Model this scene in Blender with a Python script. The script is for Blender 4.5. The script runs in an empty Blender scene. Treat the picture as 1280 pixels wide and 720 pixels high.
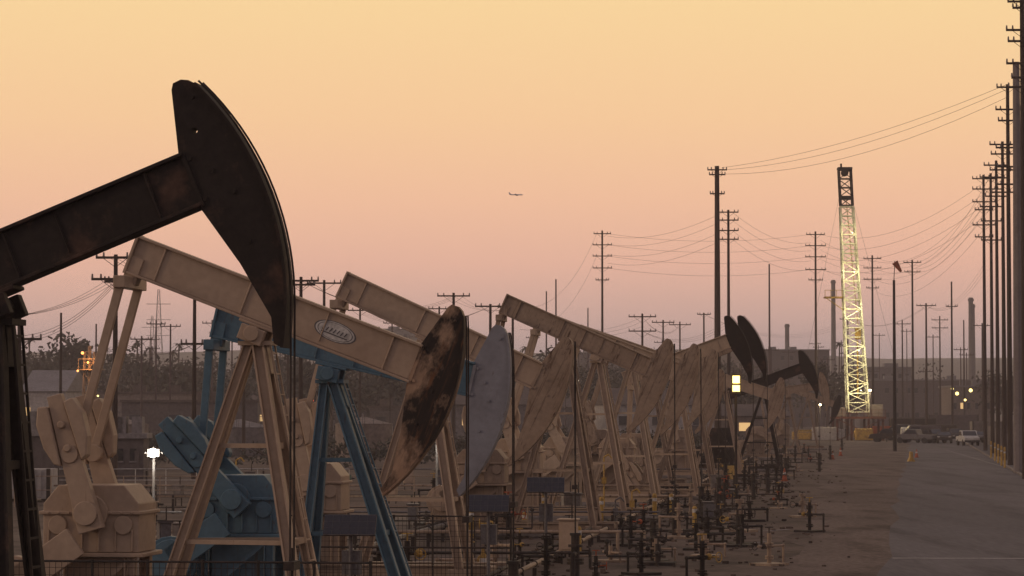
import bpy, math, random
from mathutils import Vector, Matrix
random.seed(7)
R_=math.radians
F=3556.0; CH=4.0; HY=515.0
def W(x,y,d): return Vector(((x-640)/F*d, d, CH+(HY-y)/F*d))
def GX(x,d): return (x-640)/F*d
sc=bpy.context.scene
# ---------------------------------------------------------------- materials
def mat(name,col,col2=None,amt=0.5,scale=1.5,rough=0.7,metal=0.0,sharp=0.12,var=0.25,bump=0.15,stretch=(1,1,1),emis=None,es=0,spec=0.3,fine=9.0,rust=None,rustamt=.25):
    m=bpy.data.materials.new(name); m.use_nodes=True
    nt=m.node_tree; n=nt.nodes; l=nt.links; b=n['Principled BSDF']
    tc=n.new('ShaderNodeTexCoord'); mp=n.new('ShaderNodeMapping'); mp.inputs['Scale'].default_value=stretch
    l.new(tc.outputs['Object'],mp.inputs[0])
    n1=n.new('ShaderNodeTexNoise'); n1.inputs['Scale'].default_value=scale; n1.inputs['Detail'].default_value=8; n1.inputs['Roughness'].default_value=0.65
    l.new(mp.outputs[0],n1.inputs['Vector'])
    r1=n.new('ShaderNodeValToRGB'); c=1-amt
    r1.color_ramp.elements[0].position=max(0,0.5+(c-0.5)*0.6-sharp); r1.color_ramp.elements[1].position=min(1,0.5+(c-0.5)*0.6+sharp)
    l.new(n1.outputs['Fac'],r1.inputs[0])
    mx=n.new('ShaderNodeMixRGB'); mx.inputs[1].default_value=(*col,1); mx.inputs[2].default_value=(*(col2 or col),1)
    l.new(r1.outputs[0],mx.inputs[0]); out=mx.outputs[0]
    if rust:
        for (rs,st,am,fac) in ((scale*2.3,(1.6,1.6,.45),rustamt,1.0),(scale*5.0,(2.2,2.2,.12),rustamt*1.15,.55)):
            n3=n.new('ShaderNodeTexNoise'); n3.inputs['Scale'].default_value=rs; n3.inputs['Detail'].default_value=10; n3.inputs['Roughness'].default_value=.7
            mp3=n.new('ShaderNodeMapping'); mp3.inputs['Scale'].default_value=st; mp3.inputs['Location'].default_value=(7,3,5); l.new(tc.outputs['Object'],mp3.inputs[0]); l.new(mp3.outputs[0],n3.inputs['Vector'])
            r3=n.new('ShaderNodeValToRGB'); p3=.5+(.5-am)*.6; r3.color_ramp.elements[0].position=p3-.02; r3.color_ramp.elements[1].position=p3+.06; r3.color_ramp.elements[1].color=(fac,fac,fac,1); l.new(n3.outputs['Fac'],r3.inputs[0])
            m3=n.new('ShaderNodeMixRGB'); m3.inputs[2].default_value=(*rust,1); l.new(r3.outputs[0],m3.inputs[0]); l.new(out,m3.inputs[1]); out=m3.outputs[0]
    n2=n.new('ShaderNodeTexNoise'); n2.inputs['Scale'].default_value=scale*fine; n2.inputs['Detail'].default_value=6
    l.new(mp.outputs[0],n2.inputs['Vector'])
    mr=n.new('ShaderNodeMapRange'); mr.inputs[1].default_value=0.3; mr.inputs[2].default_value=0.7; mr.inputs[3].default_value=1-var; mr.inputs[4].default_value=1+var
    l.new(n2.outputs['Fac'],mr.inputs[0])
    mu=n.new('ShaderNodeMixRGB'); mu.blend_type='MULTIPLY'; mu.inputs[0].default_value=1
    l.new(out,mu.inputs[1]); l.new(mr.outputs[0],mu.inputs[2]); l.new(mu.outputs[0],b.inputs['Base Color'])
    b.inputs['Roughness'].default_value=rough; b.inputs['Metallic'].default_value=metal; b.inputs['Specular IOR Level'].default_value=spec
    if bump:
        bp=n.new('ShaderNodeBump'); bp.inputs['Strength'].default_value=bump; bp.inputs['Distance'].default_value=0.02
        l.new(n2.outputs['Fac'],bp.inputs['Height']); l.new(bp.outputs[0],b.inputs['Normal'])
    if emis:
        b.inputs['Emission Color'].default_value=(*emis,1); b.inputs['Emission Strength'].default_value=es
    return m
BEIGE=mat('beige_paint',(.42,.31,.225),(.33,.235,.168),.45,.9,.5,sharp=.2,var=.08,bump=.05,rust=(.12,.06,.036),rustamt=.22)
BEIGE2=mat('beige_paint_worn',(.35,.255,.185),(.24,.17,.12),.45,1.0,.6,sharp=.18,var=.12,bump=.06,rust=(.08,.042,.026),rustamt=.32)
BLUE=mat('blue_paint',(.088,.160,.212),(.064,.118,.158),.4,1.2,.5,sharp=.2,var=.1,bump=.05,rust=(.085,.05,.038),rustamt=.27)
GREYBLUE=mat('greyblue_paint',(.25,.25,.28),(.19,.185,.205),.4,1.2,.55,var=.08,bump=.05,rust=(.12,.08,.065),rustamt=.24)
DARKRUST=mat('dark_rust',(.020,.014,.012),(.070,.038,.027),.32,1.3,.75,sharp=.06,var=.25,bump=.2)
RUSTHEAD=mat('oily_rust',(.34,.22,.145),(.020,.013,.010),.54,.9,.6,sharp=.04,var=.2,stretch=(1,1,.6),rust=(.14,.058,.025),rustamt=.34)
DKSTEEL=mat('dark_steel',(.028,.023,.021),(.065,.042,.033),.4,3,.7)
STEEL=mat('grey_steel',(.13,.12,.125),(.09,.07,.06),.4,2,.55,metal=.2)
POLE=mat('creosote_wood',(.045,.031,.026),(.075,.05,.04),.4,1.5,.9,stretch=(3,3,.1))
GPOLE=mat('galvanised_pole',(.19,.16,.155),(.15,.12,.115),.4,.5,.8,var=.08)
FPOLE=mat('far_pole_hazed',(.085,.06,.06),(.11,.08,.08),.4,1.0,.9)  # lighter, mauver pole tone: haze of distance put into the base colour
WIRE=mat('wire',(.14,.10,.085),None,.5,3,.8,bump=0)
CONC=mat('concrete',(.20,.17,.155),(.13,.11,.095),.45,.8,.9)
YEL=mat('yellow_paint',(.46,.28,.06),(.22,.13,.05),.4,3,.6)
ORANGE=mat('orange_paint',(.40,.09,.035),(.20,.055,.03),.45,3,.7)
WHITE=mat('white_paint',(.50,.47,.44),(.34,.30,.27),.35,2,.6)
GLASS=mat('dark_glass',(.02,.022,.03),None,.5,3,.15,spec=.6,bump=0)
RUBBER=mat('rubber',(.02,.02,.02),None,.5,3,.9)
MAST=mat('mast_paint',(.66,.64,.50),(.56,.50,.32),.4,.6,.5)
SOLAR=mat('solar_cell',(.012,.014,.026),(.02,.02,.035),.5,8,.25,spec=.5,bump=0)
LAMPW=mat('lamp_white',(1,.95,.8),emis=(1,.93,.75),es=30,bump=0)
LAMPS=mat('lamp_small',(1,.95,.8),emis=(1,.90,.65),es=4,bump=0)
LAMPY=mat('lamp_yellow',(1,.8,.3),emis=(1,.72,.22),es=3.5,bump=0)
LITWIN=mat('lit_window',(.9,.6,.3),emis=(1,.62,.25),es=.7,bump=0)
LAMPO=mat('lamp_orange',(1,.4,.1),emis=(1,.36,.10),es=3,bump=0)
LAMPG=mat('lamp_green',(.2,1,.4),emis=(.2,1,.45),es=4,bump=0)
LAMPR=mat('lamp_red',(1,.1,.05),emis=(1,.10,.05),es=2,bump=0)
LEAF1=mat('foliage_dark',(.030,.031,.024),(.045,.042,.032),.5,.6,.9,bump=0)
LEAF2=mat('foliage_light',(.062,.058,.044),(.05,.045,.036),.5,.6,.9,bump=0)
HILLM=mat('hazy_hill',(.085,.068,.062),(.06,.05,.046),.5,.02,.95,bump=0)
BW=[mat('wall_grey',(.17,.15,.15),(.14,.12,.12),.4,.3,.9),mat('wall_tan',(.20,.16,.14),(.16,.125,.11),.4,.3,.9),mat('wall_dark',(.10,.082,.083),(.12,.098,.096),.4,.3,.9),mat('wall_white',(.36,.33,.32),(.28,.25,.24),.4,.3,.9)]
ROOF=mat('roof_metal',(.20,.18,.185),(.15,.135,.135),.4,.6,.7)
ROOF2=mat('roof_shingle',(.085,.065,.06),(.12,.09,.08),.4,.6,.9)
# ---------------------------------------------------------------- mesh builder
class MB:
    def __init__(s): s.v=[];s.f=[];s.mi=[];s.cur=0
    def add(s,vs,fs):
        o=len(s.v); s.v+= [tuple(p) for p in vs]; s.f+=[tuple(i+o for i in f) for f in fs]; s.mi+=[s.cur]*len(fs)
    def box(s,c,sz,M=None):
        c=Vector(c); x,y,z=sz[0]/2,sz[1]/2,sz[2]/2
        vs=[Vector(p) for p in((-x,-y,-z),(x,-y,-z),(x,y,-z),(-x,y,-z),(-x,-y,z),(x,-y,z),(x,y,z),(-x,y,z))]
        if M: vs=[M@p for p in vs]
        s.add([p+c for p in vs],[(0,3,2,1),(4,5,6,7),(0,1,5,4),(1,2,6,5),(2,3,7,6),(3,0,4,7)])
    def frame(s,p0,p1):
        a=(Vector(p1)-Vector(p0)); L=a.length; a=a/L if L else Vector((0,0,1))
        u=Vector((0,1,0)) if abs(a.y)<.9 else Vector((1,0,0))
        b=a.cross(u).normalized(); c=a.cross(b).normalized(); return a,b,c
    def bar(s,p0,p1,w,h=None,w2=None,h2=None):
        h=h or w; w2=w2 or w; h2=h2 or h
        a,b,c=s.frame(p0,p1); p0=Vector(p0);p1=Vector(p1)
        vs=[p0+c*(i*w/2)+b*(j*h/2) for i,j in((-1,-1),(1,-1),(1,1),(-1,1))]+[p1+c*(i*w2/2)+b*(j*h2/2) for i,j in((-1,-1),(1,-1),(1,1),(-1,1))]
        s.add(vs,[(0,1,2,3),(7,6,5,4),(0,4,5,1),(1,5,6,2),(2,6,7,3),(3,7,4,0)])
    def ibar(s,p0,p1,w,h,t=.03):
        a,b,c=s.frame(p0,p1); p0=Vector(p0);p1=Vector(p1)
        for k in(-1,1):
            o=b*(k*(h/2-t/2)); s.bar(p0+o,p1+o,w,t)
        s.bar(p0,p1,t*1.4,h-2*t-.002)
    def cyl(s,p0,p1,r,r2=None,n=10):
        r2=r if r2 is None else r2; a,b,c=s.frame(p0,p1); p0=Vector(p0);p1=Vector(p1); vs=[]
        for p,rr in((p0,r),(p1,r2)):
            for i in range(n):
                t=2*math.pi*i/n; vs.append(p+b*(math.cos(t)*rr)+c*(math.sin(t)*rr))
        fs=[(i,(i+1)%n,n+(i+1)%n,n+i) for i in range(n)]+[tuple(range(n-1,-1,-1)),tuple(range(n,2*n))]
        s.add(vs,fs)
    def poly(s,pts,y0,y1):
        n=len(pts); vs=[(x,y0,z) for x,z in pts]+[(x,y1,z) for x,z in pts]
        s.add(vs,[tuple(range(n)),tuple(range(2*n-1,n-1,-1))]+[(i,n+i,n+(i+1)%n,(i+1)%n) for i in range(n)])
    def ring(s,c,r,t,axis='y',n=12):
        c=Vector(c); P=[]
        for i in range(n):
            a=2*math.pi*i/n
            P.append(c+(Vector((math.cos(a)*r,0,math.sin(a)*r)) if axis=='y' else Vector((0,math.cos(a)*r,math.sin(a)*r)) if axis=='x' else Vector((math.cos(a)*r,math.sin(a)*r,0))))
        for i in range(n): s.cyl(P[i],P[(i+1)%n],t,n=5)
    def ball(s,c,r,n=8):
        vs=[];fs=[];c=Vector(c)
        for j in range(n//2+1):
            ph=math.pi*j/(n//2)
            for i in range(n):
                t=2*math.pi*i/n; vs.append(c+Vector((math.sin(ph)*math.cos(t),math.sin(ph)*math.sin(t),math.cos(ph)))*r)
        for j in range(n//2):
            for i in range(n): fs.append((j*n+i,(j+1)*n+i,(j+1)*n+(i+1)%n,j*n+(i+1)%n))
        s.add(vs,fs)
    def wire(s,p0,p1,sag,r,n=14):
        p0=Vector(p0);p1=Vector(p1); prev=p0
        for i in range(1,n+1):
            t=i/n; p=p0.lerp(p1,t)-Vector((0,0,4*sag*t*(1-t))); s.cyl(prev,p,r,n=4); prev=p
    def make(s,name,mats,parent=None,loc=None,rot=None,bevel=0):
        me=bpy.data.meshes.new(name); me.from_pydata(s.v,[],s.f)
        if not isinstance(mats,(list,tuple)): mats=[mats]
        for m in mats: me.materials.append(m)
        me.polygons.foreach_set('material_index',s.mi); me.update()
        o=bpy.data.objects.new(name,me); sc.collection.objects.link(o)
        if parent: o.parent=parent
        if loc: o.location=loc
        if rot: o.rotation_euler=rot
        if bevel:
            b=o.modifiers.new('bevel','BEVEL'); b.width=bevel; b.segments=1; b.limit_method='ANGLE'
        return o
def empty(name,loc=(0,0,0),rz=0,s=1):
    o=bpy.data.objects.new(name,None); sc.collection.objects.link(o); o.location=loc; o.rotation_euler=(0,0,rz); o.scale=(s,s,s); o.empty_display_size=.3; return o
def point(name,loc,power,col,parent=None,r=.2):
    l=bpy.data.lights.new(name,'POINT'); l.energy=power; l.color=col; l.shadow_soft_size=r
    o=bpy.data.objects.new(name,l); sc.collection.objects.link(o); o.location=loc
    if parent:o.parent=parent
    return o
# ---------------------------------------------------------------- pumpjack
def pumpjack(px,py,d,tilt,crank,paint,headm,yaw=-7,s=1.0,legs=((.95,.95),(-1.7,.45)),crankm=None,hole=False,sign=False,fence=False,gear=None,cx=-2.75):
    p=W(px,py,d); crankm=crankm or paint; gear=gear or paint
    E=empty('pumpjack',(p.x,p.y,0),R_(yaw),s); H=p.z/s; R=3.45; T=R_(tilt)
    BR=(0,-T,0); BL=(0,0,H); SH=(cx+2.75,0,0)
    b=MB(); z=.42; b.box((.15,0,z+.31),(5.1,.36,.045)); b.box((.15,0,z-.31),(5.1,.36,.045)); b.box((.15,0,z),(5.096,.22,.573))
    for x in(-1.9,-.35,.4,2.2): b.box((x,0,z),(.03,.30,.571))
    b.box((-2.42,0,z),(.05,.38,.68))
    b.box((1.05,-.125,z+.02),(.02,.03,.5))
    b.make('walking_beam',paint,E,BL,BR,bevel=.008)
    b=MB(); b.box((0,0,.065),(.62,.46,.05)); b.cyl((0,-.42,-.08),(0,.42,-.08),.13,n=14)
    for sy in(-1,1): b.box((0,sy*.3,-.1),(.42,.16,.26))
    b.make('saddle_bearing',paint,E,BL,BR,bevel=.01)
    a0,a1=R_(-31),R_(24.5); N=20
    arc=[(R*math.cos(a0+(a1-a0)*i/N),R*math.sin(a0+(a1-a0)*i/N)) for i in range(N+1)]
    back=[(3.08,1.50),(3.00,1.54),(2.90,1.535),(2.855,1.47),(2.66,.76),(2.67,.05),(2.86,-.70),((R-.17)*math.cos(a0+.10),(R-.17)*math.sin(a0+.10)),((R-.11)*math.cos(a0+.01),(R-.11)*math.sin(a0+.01))]
    pts=arc+back
    b=MB()
    if hole:
        hc=(2.93,.93); hr=.04
        k=len(arc)-5
        hp=[(hc[0]+hr*math.cos(t),hc[1]+hr*math.sin(t)) for t in [-i*2*math.pi/8 for i in range(9)]]
        pts=arc[:k+1]+hp+[arc[k]]+arc[k+1:]+back
    b.poly(pts[::-1],-.13,.13)
    for i in range(N):
        a,c=arc[i],arc[i+1]; b.bar((a[0],0,a[1]),(c[0],0,c[1]),.40,.035)
    for sy in(-1,1):
        b.bar((2.70,sy*.142,.74),(2.70,sy*.142,.08),.02,.05)
        for q in ((2.76,.65),(2.76,.15),(2.95,.42),(3.05,-.5),(3.1,.1),(3.05,1.3)): b.cyl((q[0],sy*.13,q[1]),(q[0],sy*.155,q[1]),.028,n=8)
    b.make('horse_head',headm,E,BL,BR)
    if sign:
        b=MB(); n=28
        for k,(r1,y0,mi) in enumerate(((1,-.1135,1),(.93,-.117,0),(.84,-.120,1),(.80,-.123,0))):
            b.cur=mi; vs=[(1.25+.37*r1*math.cos(2*math.pi*i/n),y0,.43+.165*r1*math.sin(2*math.pi*i/n)) for i in range(n)]
            b.add(vs,[tuple(range(n))])
        b.cur=1
        for i in range(7): b.bar((1.03+i*.065,-.127,.40),(1.06+i*.065,-.127,.47),.003,.02)
        b.bar((1.02,-.126,.375),(1.48,-.126,.375),.003,.02)
        b.make('oval_badge',[WHITE,STEEL],E,BL,BR)
    b=MB(); (fx,fy),(rx,ry)=legs; t=H-.25
    for sy in(-1,1):
        b.ibar((.05,sy*.16,t),(fx,sy*fy,.35),.20,.20,.03)
        b.ibar((-.12,sy*.14,t),(rx,sy*ry,.35),.16,.16,.025)
    for q in(.35,.68):
        zz=t-(t-.35)*q; b.bar((fx*q,-fy*q,zz),(fx*q,fy*q,zz),.10,.10); b.bar((rx*q,-ry*q-.02,zz),(fx*q,-fy*q,zz),.07,.07); b.bar((rx*q,ry*q,zz),(fx*q,fy*q,zz),.07,.07)
    b.box((0,0,t+.02),(.55,.55,.07)); b.bar((.05,0,t),(fx*.15,0,t-.5),.3,.25)
    b.make('samson_post',paint,E)
    b=MB()
    for o in(-.18,.18): b.bar((.25,o,t),(fx+.2,o,.35),.03,.03)
    for i in range(14):
        q=i/14+.03; b.bar((.25+(fx-.05)*q,-.18,t-(t-.35)*q),(.25+(fx-.05)*q,.18,t-(t-.35)*q),.025,.025)
    b.make('ladder',paint,E)
    C=Vector((cx,0,2.35)); ca=R_(crank); u=Vector((math.cos(ca),0,math.sin(ca))); v=Vector((-math.sin(ca),0,math.cos(ca)))
    pin=C+u*1.0; tx,tz=-2.3,-.05
    tail=Vector((tx*math.cos(T)-tz*math.sin(T),0,H+tx*math.sin(T)+tz*math.cos(T)))
    b=MB()
    for sy in(-1,1):
        b.bar(C+Vector((0,sy*.80,0))-u*.3,C+Vector((0,sy*.80,0))+u*2.0,.2,.42,.2,.24)
        b.cyl(C+Vector((0,sy*.905,0)),C+Vector((0,sy*.96,0)),.20,n=16)
    b.cyl(C+Vector((0,-.95,0)),C+Vector((0,.95,0)),.15,n=14)
    b.make('crank_arm',crankm,E,bevel=.01)
    b=MB()
    for sy in(-1,1):
        def wt(a,bb): q=C+u*a+v*bb; return (q.x,q.z)
        for sgn in(-1,1):
            pl=[wt(.85,sgn*.18),wt(1.85,sgn*.14),wt(1.88,sgn*.30),wt(1.6,sgn*.40),wt(1.2,sgn*.38),wt(.9,sgn*.28)]
            y0,y1=sorted((sy*.68,sy*.97)); b.poly(pl if sgn<0 else pl[::-1],y0,y1)
        for a in(1.1,1.5): q=C+u*a; b.cyl((q.x,sy*.9,q.z),(q.x,sy*.97,q.z),.07,n=8)
    b.make('counterweight',crankm,E,bevel=.02)
    b=MB()
    for sy in(-1,1):
        b.bar(pin+Vector((0,sy*.60,0)),tail+Vector((0,sy*.60,0)),.10,.14)
        b.cyl(pin+Vector((0,sy*.50,0)),pin+Vector((0,sy*.93,0)),.15,n=12)
    b.bar(tail+Vector((0,-.72,0)),tail+Vector((0,.72,0)),.2,.2)
    tb=Vector((tx*math.cos(T)-.4*math.sin(T),0,H+tx*math.sin(T)+.4*math.cos(T)))
    b.bar(tail,tb,.3,.24)
    b.make('pitman_arm',paint,E,bevel=.01)
    b=MB()
    b.poly([(-3.55,1.7),(-1.95,1.7),(-1.95,2.5),(-2.2,2.8),(-3.3,2.8),(-3.55,2.5)],-.58,.58)
    b.box((-2.75,0,1.66),(1.8,1.3,.07)); b.box((-2.75,0,2.35),(1.72,1.28,.06))
    for sy in(-1,1):
        b.cyl((-2.75,sy*.58,2.35),(-2.75,sy*.66,2.35),.30,n=18); b.cyl((-3.3,sy*.58,2.15),(-3.3,sy*.63,2.15),.16,n=14); b.cyl((-2.2,sy*.58,2.15),(-2.2,sy*.63,2.15),.16,n=14)
        for i in range(6): b.box((-3.45+i*.28,sy*.6,1.9),(.03,.05,.36))
        for i in range(9): b.cyl((-3.45+i*.175,sy*.62,2.35),(-3.45+i*.175,sy*.66,2.35),.025,n=6)
    b.make('gearbox',gear,E,SH,bevel=.02)
    b=MB()
    for x in(-3.4,-2.1):
        for sy in(-1,1): b.ibar((x,sy*.5,.45),(x,sy*.5,1.62),.18,.18,.02)
    b.bar((-3.4,-.5,.5),(-2.1,-.5,1.6),.07,.07); b.bar((-3.4,.5,1.6),(-2.1,.5,.5),.07,.07)
    b.box((-2.75,0,1.05),(1.0,.7,1.1))
    b.make('gearbox_pedestal',gear,E,SH)
    b=MB()
    b.cyl((-3.95,-.85,1.15),(-3.95,-.6,1.15),.5,n=20); b.cyl((-4.0,-.55,1.0),(-4.0,.35,1.0),.26,n=16); b.box((-4.0,-.1,.65),(.7,.9,.25))
    b.bar((-3.9,-.95,1.2),(-2.9,-.95,1.9),.12,.5); b.cyl((-3.9,-1.01,1.2),(-3.9,-.89,1.2),.4,n=18)
    b.make('motor_and_belt_guard',gear,E,SH,bevel=.01)
    b=MB()
    for sy in(-1,1):
        b.ibar((-4.5,sy*.62,.32),(1.6,sy*.62,.32),.2,.26,.03)
    for x in(-4.4,-3.4,-2.1,-.6,.9,1.5): b.bar((x,-.6,.32),(x,.6,.32),.14,.14)
    for sy in(-1,1): b.box((fx,sy*fy,.22),(.5,.4,.28))
    b.make('skid',gear,E)
    b=MB(); b.box((-1.4,0,.09),(6.8,2.6,.18)); b.make('concrete_pad',CONC,E,bevel=.03)
    b=MB(); hx=R+.05
    for sy in(-.11,.11):
        b.cyl((hx,sy,H+.05),(hx,sy,2.3),.013,n=6)
        for i in range(N):
            al=a0+(a1-a0)*i/N; a2=a0+(a1-a0)*(i+1)/N
            if al+T> -0.05: b.cyl((hx*math.cos(al+T),sy,H+hx*math.sin(al+T)),(hx*math.cos(a2+T),sy,H+hx*math.sin(a2+T)),.013,n=5)
    b.box((hx,0,2.25),(.12,.38,.10)); b.cyl((hx,0,2.45),(hx,0,.9),.018,n=8)
    b.make('bridle_and_polished_rod',DKSTEEL,E)
    b=MB(); b.cyl((hx,0,0),(hx,0,1.15),.10,n=10)
    for zz,r in((.12,.22),(.45,.2),(.53,.2),(.85,.17),(1.12,.13)): b.cyl((hx,0,zz),(hx,0,zz+.06),r,n=12)
    b.cyl((hx,-.6,.7),(hx,.6,.7),.06,n=8); b.cyl((hx,-.6,.7),(hx,-.6,0),.06,n=8); b.ring((hx+.3,.35,.7),.13,.014,'x'); b.cyl((hx,.35,.7),(hx+.3,.35,.7),.02,n=6)
    b.make('wellhead_valves',DKSTEEL,E)
    if fence:
        b=MB(); y=-1.75
        for x in [-5+i*.9 for i in range(9)]: b.cyl((x,y,0),(x,y,1.65),.025,n=6)
        for zz in(.1,.9,1.62): b.cyl((-5,y,zz),(2.2,y,zz),.018,n=6)
        for i in range(72): b.cyl((-5+i*.1,y,.1),(-5+i*.1,y,1.6),.005,n=4)
        for zz in [.2+.12*i for i in range(12)]: b.cyl((-5,y,zz),(2.2,y,zz),.004,n=4)
        b.make('guard_fence',DKSTEEL,E)
    return E
pumpjack(-5,378,33,22,-70,DARKRUST,DARKRUST,hole=True,legs=((.45,.9),(-1.7,.45)))
pumpjack(322,412,47,-21,106,BEIGE,RUSTHEAD,sign=True,fence=True,cx=-2.65)
pumpjack(415,462,54.5,-13,132,BLUE,GREYBLUE,legs=((1.5,.6),(-.5,.7)),cx=-1.75)
pumpjack(534,430,67,-25,100,BEIGE,BEIGE2,legs=((.9,.95),(-1.6,.5)),fence=True)
pumpjack(748,444,105,-21,110,BEIGE,BEIGE2,s=1.08)
pumpjack(708,432,92,-24,95,BEIGE2,BEIGE2,s=1.0)
pumpjack(790,452,121,-19,120,BEIGE,BEIGE2,s=1.05)
pumpjack(846,462,131,20,-60,BEIGE,DARKRUST,s=1.0)
pumpjack(866,462,141,22,-70,BEIGE2,DARKRUST,s=1.05)
pumpjack(815,470,150,-22,110,BEIGE2,BEIGE2,s=1.1)
pumpjack(955,486,192,20,-60,DARKRUST,DARKRUST,s=1.05)
pumpjack(905,484,172,-18,100,BEIGE,BEIGE2,s=1.05)
pumpjack(985,494,240,8,-20,BEIGE2,BEIGE2)
pumpjack(1010,499,300,-20,90,BEIGE2,DARKRUST)
# ---------------------------------------------------------------- small field gear
def wellhead(x,y,seed,s=1):
    rr=random.Random(seed); E=empty('wellhead',(x,y,0),rr.uniform(0,6.28),s); b=MB(); h=rr.uniform(.45,1.25)
    b.cyl((0,0,0),(0,0,h),.07,n=8); b.box((0,0,.04),(.9,.9,.08))
    z=.2
    while z<h: b.cyl((0,0,z),(0,0,z+.05),.14,n=10); b.cyl((0,0,z+.07),(0,0,z+.12),.14,n=10); z+=rr.uniform(.28,.45)
    b.cyl((-.7,0,h*.6),(.55,0,h*.6),.04,n=7); b.cyl((-.7,0,h*.6),(-.7,0,0),.04,n=7); b.ball((-.7,0,h*.6),.06)
    if rr.random()<.3: b.cyl((0,.1,h*.4),(0,1.3,h*.4),.03,n=6); b.cyl((0,1.3,h*.4),(0,1.3,h*1.1),.03,n=6); b.ball((0,1.3,h*1.1),.07)
    b.make('casing_head',rr.choice([DKSTEEL,DKSTEEL,DARKRUST,DARKRUST,BEIGE2]),E)
    b=MB(); b.ball((.3,0,h*.6),.10); b.cyl((.3,0,h*.6),(.3,-.35,h*.6),.02,n=6); b.ring((.3,-.35,h*.6),.14,.014,'y',10)
    b.bar((.16,-.35,h*.6),(.44,-.35,h*.6),.014)
    b.cyl((0,0,h),(0,0,h+.2),.022,n=6); b.ring((0,0,h+.18),.13,.014,'z',10); b.bar((-.13,0,h+.18),(.13,0,h+.18),.014); b.bar((0,-.13,h+.18),(0,.13,h+.18),.014)
    b.make('hand_valve',rr.choice([DKSTEEL,DARKRUST,DKSTEEL,DKSTEEL,ORANGE,DKSTEEL,YEL]),E)
k=0
for d in [70,74,78,83,88,93,98,104,110,117,124,131,139,147,156,166,177,190,205,225,250,280]:
    base=.116*(d-54.5)+.5
    for off in (1.2+random.uniform(-.9,.9),2.9+random.uniform(-1.1,1.5),-1.8+random.uniform(-1,1),.2+random.uniform(-.6,.6)):
        wellhead(base+off,d+random.uniform(-3,3),k,random.uniform(.65,1.05)); k+=1
for i in range(22):
    d=random.uniform(62,120); x=random.uniform(180,640); wellhead(GX(x,d),d,500+i,random.uniform(.8,1.1))
def solar(px,py,d,w):
    p=W(px,py,d); E=empty('solar_panel',(p.x,p.y,0),R_(random.uniform(-8,8)))
    M=Matrix.Rotation(R_(62),3,'X'); b=MB(); b.box((0,0,p.z),(w,.42,.04),M); b.make('panel_frame',STEEL,E)
    b=MB(); nx=6
    for i in range(nx):
        for j in range(3):
            c=Vector((-w/2+w*(i+.5)/nx,-.2+.4*(j+.5)/3,.0225)); c=M@c; b.box(c+Vector((0,0,p.z)),(w/nx*.95,.125,.006),M)
    b.make('cells',SOLAR,E)
    b=MB(); b.cyl((0,.08,0),(0,.08,p.z),.04,n=8); b.box((0,.2,p.z-.7),(.35,.2,.45)); b.make('post_and_battery_box',STEEL,E)
solar(610,629,64,.95); solar(682,606,72,.95); solar(438,656,53,.98)
def cabinet(x,y,m,h=1.3,w=.7):
    E=empty('control_cabinet',(x,y,0),R_(random.uniform(-20,20))); b=MB()
    b.box((0,0,h/2+.35),(w,.4,h)); b.box((0,0,h+.38),(w+.1,.5,.05)); b.box((.02,-.21,h/2+.35),(w*.86,.02,h*.9)); b.cyl((w*.3,-.24,h*.6),(w*.3,-.21,h*.6),.03,n=8); b.make('cabinet_body',m,E,bevel=.01)
    b=MB()
    for sx in(-1,1): b.cyl((sx*w*.4,0,0),(sx*w*.4,0,.35),.03,n=6)
    b.cyl((w*.2,0,h+.4),(w*.2,0,h+.8),.02,n=6); b.make('legs_and_conduit',DKSTEEL,E)
for i in range(22):
    d=random.uniform(74,150); x=random.uniform(190,900 if d<100 else 980)
    xx=min(GX(x,d),.116*(d-54.5)+2.0); cabinet(xx,d,random.choice([BEIGE2,STEEL,STEEL,BEIGE2,BEIGE,CONC]),random.uniform(.4,.8),random.uniform(.3,.6))
def bollard(x,y,m=YEL,h=1.1):
    E=empty('bollard',(x,y,0)); b=MB(); b.cyl((0,0,0),(0,0,h-.06),.08,n=12); b.cyl((0,0,h-.06),(0,0,h),.08,.045,n=12); b.make('post',m,E)
    b=MB(); b.cyl((0,0,h*.7),(0,0,h*.7+.12),.083,n=12); b.make('reflective_band',WHITE,E)
for (x,d) in((1238,245),(1243,232),(1247,222),(1251,212),(1255,204)): bollard(GX(x,d),d,h=1.5)
for i in range(13):
    d=random.uniform(70,115); bollard(.116*(d-54.5)+random.uniform(-6,1.5),d,h=random.uniform(.6,1.0))
def pipeline(pts,r,m,n=8):
    E=empty('pipeline'); b=MB()
    for a,c in zip(pts,pts[1:]): b.cyl(a,c,r,n=n)
    for q in pts: b.ball(q,r*1.15)
    b.make('pipe',m,E); b=MB()
    for a,c in zip(pts,pts[1:]):
        a=Vector(a);c=Vector(c); L=(c-a).length; q=int(L/3)
        for i in range(q):
            pp=a.lerp(c,(i+.5)/q)
            if pp.z>.2: b.box((pp.x,pp.y,pp.z/2-.05),(.1,.1,pp.z-.1))
            b.cyl(pp-(c-a).normalized()*.04,pp+(c-a).normalized()*.04,r*1.4,n=8)
    b.make('pipe_support',DKSTEEL,E)
for off,r,z,m in((-1.2,.06,.3,BEIGE2),(-1.7,.05,.3,DKSTEEL),(-6,.09,.5,STEEL),(-6.4,.06,.5,DKSTEEL)):
    pipeline([(.116*(62-54.5)+off,62,z),(.116*(150-54.5)+off,150,z),(.116*(300-54.5)+off,300,z)],r,m)
for y,x0,x1,z in((73,-9,2.0,.4),(81,-12,3,.6),(86,-12,4,.4),(97,-14,5,.6),(112,-18,7,.7),(128,-24,8,.7),(150,-30,10,1.0)):
    pipeline([(x0,y,0),(x0,y,z),(x1,y,z),(x1,y,0)],random.uniform(.03,.06),random.choice([DKSTEEL,STEEL,BEIGE2]))
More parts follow.
